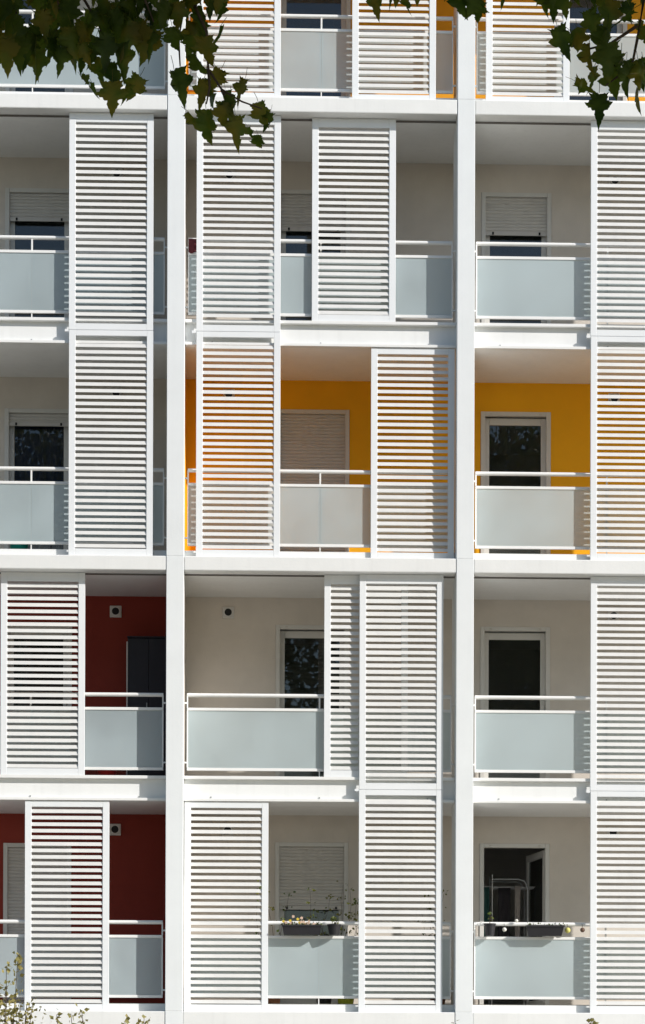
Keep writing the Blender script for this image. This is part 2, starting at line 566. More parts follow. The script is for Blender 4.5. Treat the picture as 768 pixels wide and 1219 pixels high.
def door(r, d, shut=None, state='closed', box=True):
    """A french window: guide rails and head (frame), leaf with pane, handle, and a roller shutter."""
    x0, x1, h = d
    zf = ROWZ[r] + 0.012
    zt = ROWZ[r] + h
    g = 0.058
    m = MB()
    m.cbox(x0 + 0.002, x0 + g, WALLY - 0.012, WALLY + 0.06, zf, zt - 0.002, 0.004)
    m.cbox(x1 - g, x1 - 0.002, WALLY - 0.012, WALLY + 0.06, zf, zt - 0.002, 0.004)
    m.cbox(x0 + g + 0.001, x1 - g - 0.001, WALLY - 0.008, WALLY + 0.06, zt - 0.055, zt - 0.002, 0.004)
    fr = m.build('balcony_door', 'frame_pvc', building)
    a0, a1, b1 = x0 + g - 0.01, x1 - g + 0.01, zt - 0.062
    w = 0.072
    ly = WALLY + 0.075
    lx0, lx1 = a0, a1

    def leaf(name):
        q = MB()
        q.cbox(0, w, 0, 0.055, zf + 0.004, b1, 0.005)
        q.cbox(lx1 - lx0 - w, lx1 - lx0, 0, 0.055, zf + 0.004, b1, 0.005)
        q.cbox(w + 0.0005, lx1 - lx0 - w - 0.0005, 0.001, 0.054, b1 - w - 0.02, b1 - 0.001, 0.005)
        q.cbox(w + 0.0005, lx1 - lx0 - w - 0.0005, 0.001, 0.054, zf + 0.004, zf + 0.13, 0.005)
        o = q.build(name, 'frame_pvc', fr)
        return o
    lf = leaf('door_leaf')
    if state == 'open':
        lf.location = (lx1 - 0.02, ly + 0.06, 0)
        lf.rotation_euler = (0, 0, R(112))
        # leaf turned inwards about its hinge on the far jamb
        hinge = Vector((lx1 - 0.01, ly + 0.06, 0))
        wd = lx1 - lx0
        ang = R(80)
        dirx = Vector((-math.cos(ang), math.sin(ang), 0))
        lf.location = hinge + dirx * wd
        lf.rotation_euler = (0, 0, math.atan2(-dirx.y, -dirx.x))
        pm = MB().box(w, wd - w, 0.024, 0.030, zf + 0.13, b1 - w - 0.02).build('glass_pane', 'window_glass', fr)
        pm.location = lf.location
        pm.rotation_euler = lf.rotation_euler
    else:
        lf.location = (lx0, ly, 0)
        MB().box(lx0 + w - 0.004, lx1 - w + 0.004, ly + 0.024, ly + 0.030, zf + 0.126, b1 - w - 0.016).build('glass_pane', 'window_glass', fr)
        MB().cbox(lx1 - w * 0.62, lx1 - w * 0.38, ly - 0.03, ly - 0.001, zf + 1.02, zf + 1.14, 0.004).build('handle', 'frame_pvc', fr)
    if shut is not None:
        zs = ROWZ[r] + shut
        s = lath_mesh(x0 + g + 0.002, x1 - g - 0.002, zs + 0.05, zt - 0.056, WALLY + 0.022).build('roller_shutter', 'shutter_grey', fr)
        MB().cbox(x0 + g + 0.002, x1 - g - 0.002, WALLY + 0.012, WALLY + 0.032, zs, zs + 0.05, 0.004).build('bottom_bar', 'shutter_grey', fr)
        for k in (0.12, 0.88):
            xx = x0 + g + (x1 - x0 - 2 * g) * k
            MB().cbox(xx - 0.012, xx + 0.012, WALLY + 0.0, WALLY + 0.014, zs + 0.006, zs + 0.04, 0.003).build('stop_block', 'rubber_and_hole_black', fr)
    else:
        for k in (0.15, 0.85):
            xx = x0 + (x1 - x0) * k
            MB().cbox(xx - 0.016, xx + 0.016, WALLY - 0.014, WALLY - 0.006, zt - 0.042, zt - 0.020, 0.003).build('stop_block', 'shutter_grey', fr)
    return fr


door(1, D1); door(1, D2); door(1, D3B)
door(2, D1, shut=1.70); door(2, D2, shut=1.62); door(2, D3, shut=1.60)
door(3, D1, shut=1.90); door(3, D2, shut=0.03); door(3, D3)
door(4, D1); door(4, D2); door(4, D3)
door(5, D1, shut=0.03); door(5, D2, shut=1.28); door(5, D3, state='open')


def curtain(x0, x1, r, zt, y, folds, mat, label, pinch=None, seed=0, z0=0.03):
    z = ROWZ[r]
    o = curtain_mesh(x0, x1, 0, zt - z0, 0, folds, 0.02, pinch, seed).build('curtain', mat, None, (0, y, z + z0), smooth=True)
    tag(o, label, 'curtain')
    return o


curtain(-3.20, -2.80, 3, 1.97, 1.68, 4, 'curtain_navy', 'dark navy curtain drawn half shut behind the half open grey roller shutter', (-3.20, -2.76), 1)
curtain(-2.70, -2.40, 3, 1.97, 1.68, 4, 'curtain_navy', 'dark navy curtain beside the louvred shutter, hanging by a lighter blue strip', (-2.76, -2.40), 2)
curtain(-2.88, -2.62, 3, 1.97, 1.74, 2, 'curtain_blue', 'narrow lighter blue curtain strip showing between two navy curtains', None, 3)
curtain(-3.21, -2.98, 4, 1.97, 1.69, 4, 'curtain_white', 'pale bluish white curtain gathered inside the red walled door opening', None, 4)
curtain(0.30, 1.13, 1, 1.55, 1.69, 6, 'curtain_blue', 'blue curtain hung low behind the glazed door between orange louvred shutters', None, 5)
curtain(3.90, 4.68, 1, 1.55, 1.69, 6, 'curtain_blue', 'blue curtain hung low behind the door near the plane tree twig', None, 6)

paint('blind_grey', (0.20, 0.215, 0.19), 0.8, 0.15, 6)
bl = lath_mesh(0.31, 1.11, 0, 1.9, 0, 0.075).build('window_blind', 'blind_grey', None, (0, 1.78, ROWZ[4] + 0.06))
tag(bl, 'dark grey slatted blind lowered inside the door by the double shutters', 'blind')

# ------------------------------------------------------------------ louvred sliding shutters
PW = 1.035
ST = 0.080
PT = 0.030
_cache = {}


def shared(key, fn):
    if key not in _cache:
        _cache[key] = fn()
    return _cache[key]


def slat_fn():
    m = MB()
    L = (PW - 2 * ST) / 2 + 0.003
    pr = [(0.004, 0.0), (0.0058, 0.0), (0.0190, 0.0440), (0.0155, 0.0452)]
    vs = [(x, p[0], p[1]) for x in (-L, L) for p in pr]
    return m.add(vs, [(0, 1, 2, 3), (7, 6, 5, 4), (0, 4, 5, 1), (1, 5, 6, 2), (2, 6, 7, 3), (3, 7, 4, 0)]).mesh('slat', 'slat_white')


def louvre(xa, xb, z0, z1, y, label, top, bot, n, z_first, guide=False, seed=0, pitch=0.0795):
    """z_first: height of the lowest slat's lower edge above the panel's foot"""
    rnd = random.Random(seed)
    w2 = PW / 2
    root = thing('louvred_shutter', label, 'shutter', ((xa + xb) / 2, y, z0), 'sliding louvred shutters on the balcony fronts')
    h = z1 - z0
    key = round(h, 3)
    st = shared(('st', key), lambda: MB().cbox(-ST / 2, ST / 2, 0, PT, 0, h, 0.003).mesh('stile', 'louvre_white'))
    for s in (-1, 1):
        obj('stile', st, root, (s * (w2 - ST / 2), 0, 0))
    L = w2 - ST - 0.0005
    obj('rail', shared(('rt', top), lambda: MB().cbox(-L, L, 0.0012, PT - 0.001, -top, 0, 0.003).mesh('rail', 'louvre_white')), root, (0, 0, h))
    obj('rail', shared(('rt', bot), lambda: MB().cbox(-L, L, 0.0012, PT - 0.001, -bot, 0, 0.003).mesh('rail', 'louvre_white')), root, (0, 0, bot))
    sm = shared('slat', slat_fn)
    for k in range(n):
        o = obj('slat', sm, root, (0, 0, z_first + k * pitch + rnd.uniform(-0.0006, 0.0006)))
        o.rotation_euler = (R(rnd.uniform(-1.2, 1.2)), R(rnd.uniform(-0.04, 0.04)), 0)
    if guide:
        g = shared('guide', lambda: MB().cbox(-0.055, 0.0, 0.004, 0.026, -0.016, 0.016, 0.004).mesh('guide_stub', 'louvre_white'))
        obj('guide_stub', g, root, (-w2 - 0.0005, 0, h - 0.005))
    return root


YF, YB = 0.104, 0.158


def upper_front(x, r, label, seed):
    z0, z1 = ROWZ[r] - 0.158, CEIL[r] - 0.004
    louvre(x, x + PW, z0, z1, YF, label, 0.115, 0.078, 30, (z1 - z0) - 0.115 - 0.0795 * 30 + 0.006, seed=seed)


def lower_front(x, r, label, seed):
    z0, z1 = ROWZ[r] - 0.107, (ROWZ[r - 1] if r > 1 else TOPZ) - 0.162
    louvre(x, x + PW, z0, z1, YF, label, 0.068, 0.100, 32, 0.113, guide=True, seed=seed)


def upper_back(x, r, label, seed):
    z0, z1 = ROWZ[r] + 0.002, CEIL[r] - 0.004
    louvre(x, x + PW, z0, z1, YB, label, 0.112, 0.080, 29, 0.086, seed=seed, pitch=(z1 - z0 - 0.112 - 0.080) / 29)


def lower_back(x, r, label, seed):
    z0, z1 = ROWZ[r] - 0.107, CEIL[r] - 0.004
    louvre(x, x + PW, z0, z1, YB, label, 0.075, 0.100, 30, 0.112, seed=seed, pitch=(z1 - z0 - 0.075 - 0.106) / 30)


lower_front(-0.765, 1, 'white louvred shutter behind drooping tree leaves, its top gaps showing orange wall', 1)
lower_front(1.150, 1, 'white louvred shutter between the low blue curtain and a column, orange behind its slats', 2)
lower_front(2.805, 1, 'white louvred shutter showing orange gaps, next to the frosted rail hidden by leaves', 3)
upper_front(-2.325, 2, 'white louvred shutter standing beside a half lowered grey roller shutter, tip of leaf over it', 4)
upper_front(-0.760, 2, 'white louvred shutter overlapped at its head by brown leaf tips, grey wall behind', 5)
upper_back(0.662, 2, 'short white louvred shutter standing alone between two stretches of grey frosted railing', 6)
upper_front(4.110, 2, 'white louvred shutter on the grey walled floor, past the half lowered shutter and long railing', 7)
lower_front(-2.322, 3, 'white louvred shutter beside the navy curtained door, dark grey gaps between slats', 8)
lower_front(-0.758, 3, 'white louvred shutter with yellow gaps, beside the fully lowered roller shutter', 9)
lower_back(1.398, 3, 'white louvred shutter with yellow gaps, half shaded by the adjoining column', 10)
lower_front(4.115, 3, 'white louvred shutter with yellow gaps, beside the white framed glazed door', 11)
upper_back(-3.155, 4, 'white louvred shutter before the red wall with the navy cupboard, pale curtain behind slats', 12)
upper_back(0.828, 4, 'white louvred shutter half hidden behind another one and shaded along its edge', 13)
upper_front(1.262, 4, 'white louvred shutter standing in front of another half hidden one', 14)
upper_front(4.122, 4, 'white louvred shutter beside the plain glazed door on the floor above the flower boxes', 15)
lower_back(-2.850, 5, 'white louvred shutter before the dark red wall, shrub shoots at its foot', 16)
lower_back(-0.890, 5, 'white louvred shutter between a column and the flower box, spindly stems behind it', 17)
lower_front(1.260, 5, 'white louvred shutter between the flower box and a column, pots behind it', 18)
lower_front(4.127, 5, 'white louvred shutter beside the open door with the drying rack', 19)


# ------------------------------------------------------------------ balcony railings
def railing(r, b, label):
    x0, x1 = COLS[b] + CW + 0.036, COLS[b + 1] - CW - 0.040
    zf = ROWZ[r]
    if r in (3, 1):
        zf -= 0.010
    xm = (COLS[b] + COLS[b + 1]) / 2
    root = thing('balcony_railing', label, 'railing', (xm, 0.222, zf), 'frosted balcony railings')
    w0, w1 = x0 - xm, x1 - xm
    hz, tz, bz = 1.008, 0.832, 0.092
    MB().tube([(w0 + 0.002, 0.008, hz), (w1 - 0.002, 0.008, hz)], 0.0245, 20).build('handrail', 'rail_white', root)
    MB().cbox(w0, w1, -0.014, 0.014, tz - 0.017, tz + 0.018, 0.003).build('top_rail', 'rail_white', root)
    MB().cbox(w0, w1, -0.014, 0.014, bz - 0.017, bz + 0.017, 0.003).build('bottom_rail', 'rail_white', root)
    for xa, xb in ((w0 + 0.013, -0.002), (0.002, w1 - 0.013)):
        g = MB().box(xa, xb, -0.004, 0.004, bz + 0.0172, tz - 0.0172).build('glass_panel', 'frosted_glass', root)
        g.data.materials.append(MAT['glass_body'])
        for q, pl in enumerate(g.data.polygons):
            pl.material_index = 0 if q == 2 else 1        # sand-blasted outer face, clear body behind it
    for xp in (w0 + 0.006, w1 - 0.006):
        MB().cbox(xp - 0.008, xp + 0.008, -0.011, 0.013, bz + 0.018, tz - 0.018, 0.002).build('post', 'rail_white', root)
        MB().cbox(xp - 0.008, xp + 0.008, -0.008, 0.013, tz + 0.0185, hz, 0.002).build('post', 'rail_white', root)
        s = -1 if xp < 0 else 1
        for z in (hz - 0.10, bz + 0.08):
            MB().cbox(min(xp + s * 0.008, xp + s * 0.040), max(xp + s * 0.008, xp + s * 0.040), -0.010, 0.010, z - 0.010, z + 0.010, 0.003).build('wall_bracket', 'rail_white', root)
    MB().cbox(-0.0065, 0.0065, -0.006, 0.012, 0.0, bz - 0.0175, 0.001).build('post', 'rail_white', root)
    MB().cbox(-0.010, 0.010, 0.0045, 0.022, bz + 0.018, tz - 0.018, 0.001).build('post', 'rail_white', root)
    MB().cbox(-0.010, 0.010, -0.006, 0.014, tz + 0.0185, hz - 0.018, 0.002).build('post', 'rail_white', root)
    return root


RL = {
    (1, 1): 'frosted blue grey railing mostly hidden behind the dense tree leaves',
    (1, 2): 'frosted railing of the orange walled floor in front of the low blue curtain',
    (1, 3): 'frosted railing behind the tree twig with orange wall beyond',
    (2, 1): 'frosted blue railing below the half lowered roller shutter beside the tall white shutter',
    (2, 2): 'frosted railing with a maroon cloth over its handrail',
    (2, 3): 'frosted railing below a half lowered roller shutter, one floor above the yellow walled glazed door',
    (3, 1): 'frosted blue railing in front of the navy curtains',
    (3, 2): 'pale frosted railing in front of the fully lowered shutter in the yellow wall',
    (3, 3): 'pale frosted railing in front of the glazed door in the yellow wall',
    (4, 1): 'frosted railing in front of the navy cupboard and dark red wall',
    (4, 2): 'frosted railing in front of the beige wall with a round air vent',
    (4, 3): 'frosted railing in front of the closed white glazed door in the beige wall',
    (5, 1): 'frosted railing in front of the dark red wall, shrub shoots before it',
    (5, 2): 'frosted railing carrying the long black flower box with pale blossoms',
    (5, 3): 'frosted railing with a black box and small coloured balls, before the open door',
}
for (r, b), lab in RL.items():
    railing(r, b, lab)

# ------------------------------------------------------------------ things on the balconies
# tall cupboard behind the red walled balcony
cz = ROWZ[4] + 0.013
cup = thing('storage_cupboard', 'tall dark navy cupboard against the dark red balcony wall', 'cupboard', (-1.38, 1.32, cz))
MB().cbox(-0.27, 0.27, -0.17, 0.17, 0.0, 1.88, 0.006).build('carcass', 'cupboard_navy', cup)
MB().cbox(-0.265, -0.002, -0.19, -0.171, 0.02, 1.87, 0.004).build('door_panel', 'cupboard_navy', cup)
MB().cbox(0.002, 0.265, -0.19, -0.171, 0.02, 1.87, 0.004).build('door_panel', 'cupboard_navy', cup)
MB().cbox(-0.285, -0.267, -0.195, -0.16, 0.0, 1.83, 0.003).build('edge_trim', 'vent_white', cup)
MB().cbox(-0.03, -0.015, -0.21, -0.191, 0.9, 1.05, 0.003).build('handle', 'steel', cup)
MB().cbox(-0.275, 0.275, -0.195, 0.172, 1.882, 1.90, 0.004).build('top_board', 'cupboard_navy', cup)


def bucket(loc, r, h, mat, label, name='bucket'):
    t = thing(name, label, 'bucket', loc)
    MB().lathe((0, 0, 0), [(0.0, 0.0), (r * 0.78, 0.0), (r, h), (r * 1.05, h), (r * 1.05, h - 0.02), (r * 0.99, h - 0.02), (r * 0.95, h - 0.02), (r * 0.74, 0.01), (0, 0.01)], 20).build('tub', mat, t, smooth=True)
    a = [(r * math.cos(q), 0, h + 0.02 + r * 0.6 * math.sin(q)) for q in [math.pi * k / 8 for k in range(9)]]
    MB().tube(a, 0.005, 6).build('bail', 'steel', t)
    return t


bucket((-2.96, 0.45, ROWZ[3] + 0.013), 0.13, 0.24, 'plastic_teal', 'teal plastic bucket on the floor behind the railing with navy curtains')
bucket((-1.87, 0.55, ROWZ[4] + 0.013), 0.14, 0.22, 'plastic_red', 'red plastic bucket on the floor of the dark red balcony')

# maroon cloth over a handrail
cm = MB()
n = 14
vs, x0 = [], -0.862
rz = ROWZ[2] + 1.008
for i in range(9):
    xx = x0 + 0.185 * i / 8
    rip = 0.006 * math.sin(i * 1.7)
    vs += [(xx, 0.198 + rip, rz - 0.16 - 0.02 * math.sin(i * 0.9)), (xx, 0.201 + rip, rz - 0.08), (xx, 0.204, rz + 0.004), (xx, 0.230, rz + 0.026),
           (xx, 0.256, rz + 0.004), (xx, 0.260 - rip, rz - 0.18 + 0.02 * math.sin(i * 1.1))]
fs = [(i * 6 + k, (i + 1) * 6 + k, (i + 1) * 6 + k + 1, i * 6 + k + 1) for i in range(8) for k in range(5)]
tag(cm.add(vs, fs).build('folded_cloth', 'cloth_maroon', smooth=True), 'maroon cloth hung over the handrail beside a column', 'cloth')


# --- flower boxes on the lowest floor
def leaf_tuft(m, c, n, rad, size, rnd, up=0.6):
    for _ in range(n):
        p = Vector((c[0] + rnd.uniform(-rad, rad), c[1] + rnd.uniform(-rad, rad) * 0.5, c[2] + rnd.uniform(0, rad) * up * 2))
        e = Euler((rnd.uniform(0, 6.3), rnd.uniform(0, 6.3), rnd.uniform(0, 6.3)))
        s = size * rnd.uniform(0.6, 1.3)
        q = [Vector(v) * s for v in ((0, 0, 0), (0.45, 0.1, 0.45), (0, 0, 1.2), (-0.45, 0.1, 0.45))]
        for v in q:
            v.rotate(e)
        m.add([p + v for v in q], [(0, 1, 2, 3)])


def flower(parent, p, mat, rnd, s=0.016):
    m = MB()
    for k in range(6):
        a = k * math.pi / 3 + rnd.uniform(-.2, .2)
        e = Euler((rnd.uniform(-.5, .5), rnd.uniform(-.5, .5), a))
        q = [Vector(v) * s for v in ((0, 0, 0), (0.5, 0.55, 0.35), (0, 1.25, 0.5), (-0.5, 0.55, 0.35))]
        for v in q:
            v.rotate(Euler((R(70), 0, 0)))
            v.rotate(Euler((0, a, 0)))
        m.add([Vector(p) + v for v in q], [(0, 1, 2, 3)])
    m.ball(p, s * 0.35, 6)
    m.build('blossom', mat, parent)


def trough(x0, x1, z0, z1, y0, y1, label, seed, flowers, taper=0.02):
    rnd = random.Random(seed)
    t = thing('planter_box', label, 'planter', ((x0 + x1) / 2, (y0 + y1) / 2, z0), 'planter boxes hung on the railings')
    w, d, h = (x1 - x0) / 2, (y1 - y0) / 2, z1 - z0
    a = taper
    o = [(-w + a, -d + a, 0), (w - a, -d + a, 0), (w - a, d - a, 0), (-w + a, d - a, 0), (-w, -d, h), (w, -d, h), (w, d, h), (-w, d, h)]
    k = 0.012
    i = [(-w + k, -d + k, h), (w - k, -d + k, h), (w - k, d - k, h), (-w + k, d - k, h), (-w + a + k, -d + a + k, .02), (w - a - k, -d + a + k, .02), (w - a - k, d - a - k, .02), (-w + a + k, d - a - k, .02)]
    f = [(0, 3, 2, 1), (0, 1, 5, 4), (1, 2, 6, 5), (2, 3, 7, 6), (3, 0, 4, 7), (4, 5, 9, 8), (5, 6, 10, 9), (6, 7, 11, 10), (7, 4, 8, 11),
         (8, 9, 13, 12), (9, 10, 14, 13), (10, 11, 15, 14), (11, 8, 12, 15), (12, 13, 14, 15)]
    MB().add(o + i, f).build('trough', 'planter_black', t)
    MB().cbox(-w - .006, w + .006, -d - .006, -d - .0005, h - .022, h, .002).build('rim', 'planter_black', t)
    MB().box(-w + a + .012, w - a - .012, -d + a + .012, d - a - .012, h - .05, h - .015).build('soil', 'soil', t)
    for s in (-0.6, 0.6):
        MB().tube([(w * s, -d + .02, h - .004), (w * s, d - 0.01, h + .02), (w * s, d + .012, h + .05)], 0.004, 6).build('hook', 'steel', t)
    m = MB()
    for q in range(10):
        leaf_tuft(m, (-w + 2 * w * (q + .5) / 10, 0, h - .015), 16 if flowers else 5, 0.035, 0.022, rnd)
    fo = m.build('foliage', 'leaf_pot', t)
    fo['kind'] = 'stuff'
    for q in range(flowers):
        fx = rnd.uniform(-w, w)
        p = (fx, rnd.uniform(-d, d * .6), h + rnd.uniform(0.0, 0.05) + (0.06 if rnd.random() < .15 else 0))
        flower(t, p, rnd.choice(['petal_red', 'petal_pale', 'petal_pale', 'petal_yellow', 'petal_pale']), rnd)
    return t


Z5 = ROWZ[5]
trough(0.318, 0.80, Z5 + 0.855, Z5 + 0.975, 0.055, 0.178, 'long black flower box with pale and red blossoms hung on the railing', 3, 20)


def potted(x, y, z, r, h, mat, label, seed, stems=0, sh=0.5, name='flower_pot', cat='pot', lean=0.0, dens=1.0):
    rnd = random.Random(seed)
    t = thing(name, label, cat, (x, y, z))
    MB().lathe((0, 0, 0), [(0, 0), (r * .72, 0), (r * .95, h * .86), (r * 1.03, h * .86), (r * 1.05, h), (r * .92, h), (r * .88, h * .86), (0, h * .85)], 20).build('pot', mat, t, smooth=False)
    MB().lathe((0, 0, 0), [(0, h * .88), (r * .88, h * .88)], 16).build('soil', 'soil', t)
    for k in range(stems):
        p = Vector((rnd.uniform(-r, r) * .5, rnd.uniform(-r, r) * .4, h * .86))
        pts = [p.copy()]
        d = Vector((rnd.uniform(-.3, .3) + lean, rnd.uniform(-.15, .15), 1)).normalized()
        L = sh * rnd.uniform(.78, 1.0)
        for q in range(7):
            d = (d + Vector((rnd.uniform(-.22, .22), rnd.uniform(-.12, .12), rnd.uniform(.0, .15)))).normalized()
            p = p + d * L / 7
            pts.append(p.copy())
        st = MB().tube(pts, [.005 - .0005 * q for q in range(8)], 5).build('stem', 'twig_brown', t)
        m = MB()
        for q in range(int((48 if sh > .5 else 14) * dens)):
            c = pts[rnd.randint(2, 7)]
            leaf_tuft(m, c, 1, .06 if sh > .5 else .03, .032, rnd, .4)
        fo = m.build('foliage', 'leaf_pot', t)
        fo['kind'] = 'stuff'
    return t


potted(0.96, 0.125, Z5 + 0.855, 0.085, 0.13, 'planter_black', 'round black pot next to the long black flower box', 5, 2, .10)
zb = Z5 + 0.013
potted(0.20, 0.55, zb, .13, .24, 'pot_clay', 'spindly plant rising beside the door jamb behind the flower box', 6, 3, 1.52, 'potted_plant', 'plant', .02)
potted(0.85, 0.62, zb, .12, .22, 'planter_black', 'thin sprawling plant in front of the lowered roller shutter', 7, 3, 1.42, 'potted_plant', 'plant', .05)
potted(1.12, 0.50, zb, .13, .24, 'pot_lime', 'leafy plant in a lime green pot beside the louvred shutter', 8, 4, 1.25, 'potted_plant', 'plant', -.02)
potted(2.28, 0.60, zb, .12, .22, 'pot_clay', 'small yellowish plant beside the column in the narrow gap', 9, 3, 1.35, 'potted_plant', 'plant', .0)
# open door balcony
trough(3.335, 3.80, Z5 + 0.855, Z5 + 0.985, 0.055, 0.178, 'long black planter box with a few yellow sprigs beside the yellow ball', 11, 0, .03)
potted(2.885, 0.125, Z5 + 0.855, 0.072, 0.15, 'planter_black', 'tapered dark pot with a bare stem beside the column', 12, 1, .18)


def hung_ball(x, z, rad, mat, label):
    t = thing('hanging_ball', label, 'ball', (x, 0.165, z), 'small balls hung on the handrail')
    MB().ball((0, 0, 0), rad, 14).build('ball', mat, t, smooth=True)
    MB().tube([(0, 0, rad * .9), (0, 0.02, rad + .03), (0, .043, max(Z5 + 1.012 - z, rad + .04))], .0025, 5).build('cord', 'rubber_and_hole_black', t)


hung_ball(3.07, Z5 + 0.935, .027, 'ball_white', 'small white ball hung under the handrail by the dark pot')
hung_ball(3.855, Z5 + 0.930, .036, 'ball_yellow', 'yellow ball hung at the end of the black planter box')
hung_ball(4.04, Z5 + 0.935, .030, 'ball_brown', 'small brown ball hung between yellow ball and louvred shutter')
hung_ball(3.22, Z5 + 1.045, .022, 'ball_white', 'small cream ball resting on top of the handrail')

# clothes horse in the doorway
rk = thing('drying_rack', 'grey metal clothes drying rack standing at the open door', 'drying rack', (3.15, 2.15, zb))
H = 1.72
for yy in (-.18, .18):
    MB().tube([(-.05, yy, 0.0), (-.05, yy, H + .06)], .010, 8).build('upright', 'steel', rk)
    MB().tube([(-.30, yy, 0.012), (.42, yy, 0.012)], .010, 8).build('foot', 'steel', rk)
    pts = [(-.05, yy, H), (.30, yy, H), (.37, yy, H - .02), (.41, yy, H - .08), (.42, yy, H - .15), (.42, yy, 0.02)]
    MB().tube(pts, .008, 8).build('hoop', 'steel', rk)
for k in range(5):
    MB().tube([(-.42, -.18 + .09 * k, H - .10), (.52, -.18 + .09 * k, H - .10)], .005, 6).build('rung', 'steel', rk)


def garment(x0, x1, y, ztop, L, mat, label, seed):
    rnd = random.Random(seed)
    m = MB()
    vs = []
    cols, rows = 9, 7
    for j in range(rows):
        for i in range(cols):
            u = i / (cols - 1)
            t = j / (rows - 1)
            vs.append((x0 + (x1 - x0) * (u + .06 * math.sin(3 * t + seed) * (t)), y + .018 * math.sin(u * 9 + seed) * t - .012, ztop - L * t + .02 * math.sin(u * 5 + seed) * t))
    for j in range(rows):
        for i in range(cols):
            u = i / (cols - 1)
            t = j / (rows - 1)
            vs.append((x0 + (x1 - x0) * (u + .05 * math.sin(2 * t + seed) * t), y + .03 + .015 * math.sin(u * 8 + seed) * t, ztop - L * .8 * t))
    fs = []
    for s in (0, cols * rows):
        for j in range(rows - 1):
            for i in range(cols - 1):
                a = s + j * cols + i
                fs.append((a, a + 1, a + cols + 1, a + cols))
    for i in range(cols - 1):
        fs.append((i, i + cols * rows, i + 1 + cols * rows, i + 1))
    tag(m.add(vs, fs).build('garment', mat, smooth=True), label, 'garment', 'clothes on the drying rack')


hz5 = zb + H - .088
garment(2.80, 2.90, 1.95, hz5, .75, 'cloth_red', 'dark red garment hanging on the drying rack', 1)
garment(2.94, 3.07, 2.04, hz5, .80, 'cloth_green', 'dark green garment hanging on the drying rack', 2)
garment(3.20, 3.36, 2.13, hz5, .85, 'cloth_dark', 'black garment hanging on the drying rack', 3)
garment(3.40, 3.47, 1.95, hz5, .70, 'cloth_pale', 'narrow greyish garment hanging on the drying rack', 4)

# ------------------------------------------------------------------ plane trees in front
LEAF_HALF = [(0, 0), (.06, .05), (.16, .03), (.22, .07), (.30, .04), (.42, .10), (.36, .0), (.33, -.04), (.36, -.09), (.30, -.14), (.34, -.17), (.40, -.17),
             (.45, -.23), (.58, -.26), (.50, -.33), (.46, -.34), (.45, -.40), (.37, -.42), (.34, -.48), (.25, -.49), (.19, -.51), (.19, -.57), (.23, -.60),
             (.18, -.68), (.17, -.74), (.12, -.78), (.10, -.86), (.05, -.92), (0, -1.06)]


def leaf_mesh(seed):
    rnd = random.Random(seed)
    half = LEAF_HALF
    rt = [(x * rnd.uniform(.88, 1.08), z + rnd.uniform(-.02, .02) * (x > 0)) for x, z in half]
    lt = [(-x * rnd.uniform(.88, 1.08), z + rnd.uniform(-.02, .02) * (x > 0)) for x, z in half[1:-1]]
    ring = rt + lt[::-1]
    fold = rnd.uniform(.15, .45)
    curl = rnd.uniform(.1, .5)
    def pt(x, z):
        return (x, fold * abs(x) - curl * (z + .35) ** 2 + .05 * math.sin(7 * x + seed), z)
    mids = [(0, -.12), (0, -.35), (0, -.65)]
    vs = [pt(x, z) for x, z in ring] + [pt(x, z) for x, z in mids]
    n = len(ring)
    fs = []
    for i in range(n):
        j = (i + 1) % n
        zc = (ring[i][1] + ring[j][1]) / 2
        c = n + (0 if zc > -.18 else 1 if zc > -.52 else 2)
        fs.append((i, j, c))
    # close wedges between the mid points
    def first_change(a, b):
        for i in range(n):
            zc = (ring[i][1] + ring[(i + 1) % n][1]) / 2
            zp = (ring[i - 1][1] + ring[i][1]) / 2
            ca = 0 if zp > -.18 else 1 if zp > -.52 else 2
            cb = 0 if zc > -.18 else 1 if zc > -.52 else 2
            if ca != cb:
                fs.append((i, n + cb, n + ca))
    first_change(0, 1)
    m = MB().add(vs, fs)
    # petiole
    m.tube([(0, pt(0, 0)[1], 0), (0.02, pt(0, 0)[1] + .03, .2), (0, pt(0, 0)[1] + .08, .42)], .012, 4, False)
    return m.mesh('leaf', 'leaf_plane', True)


LEAVES = [leaf_mesh(s) for s in range(6)]


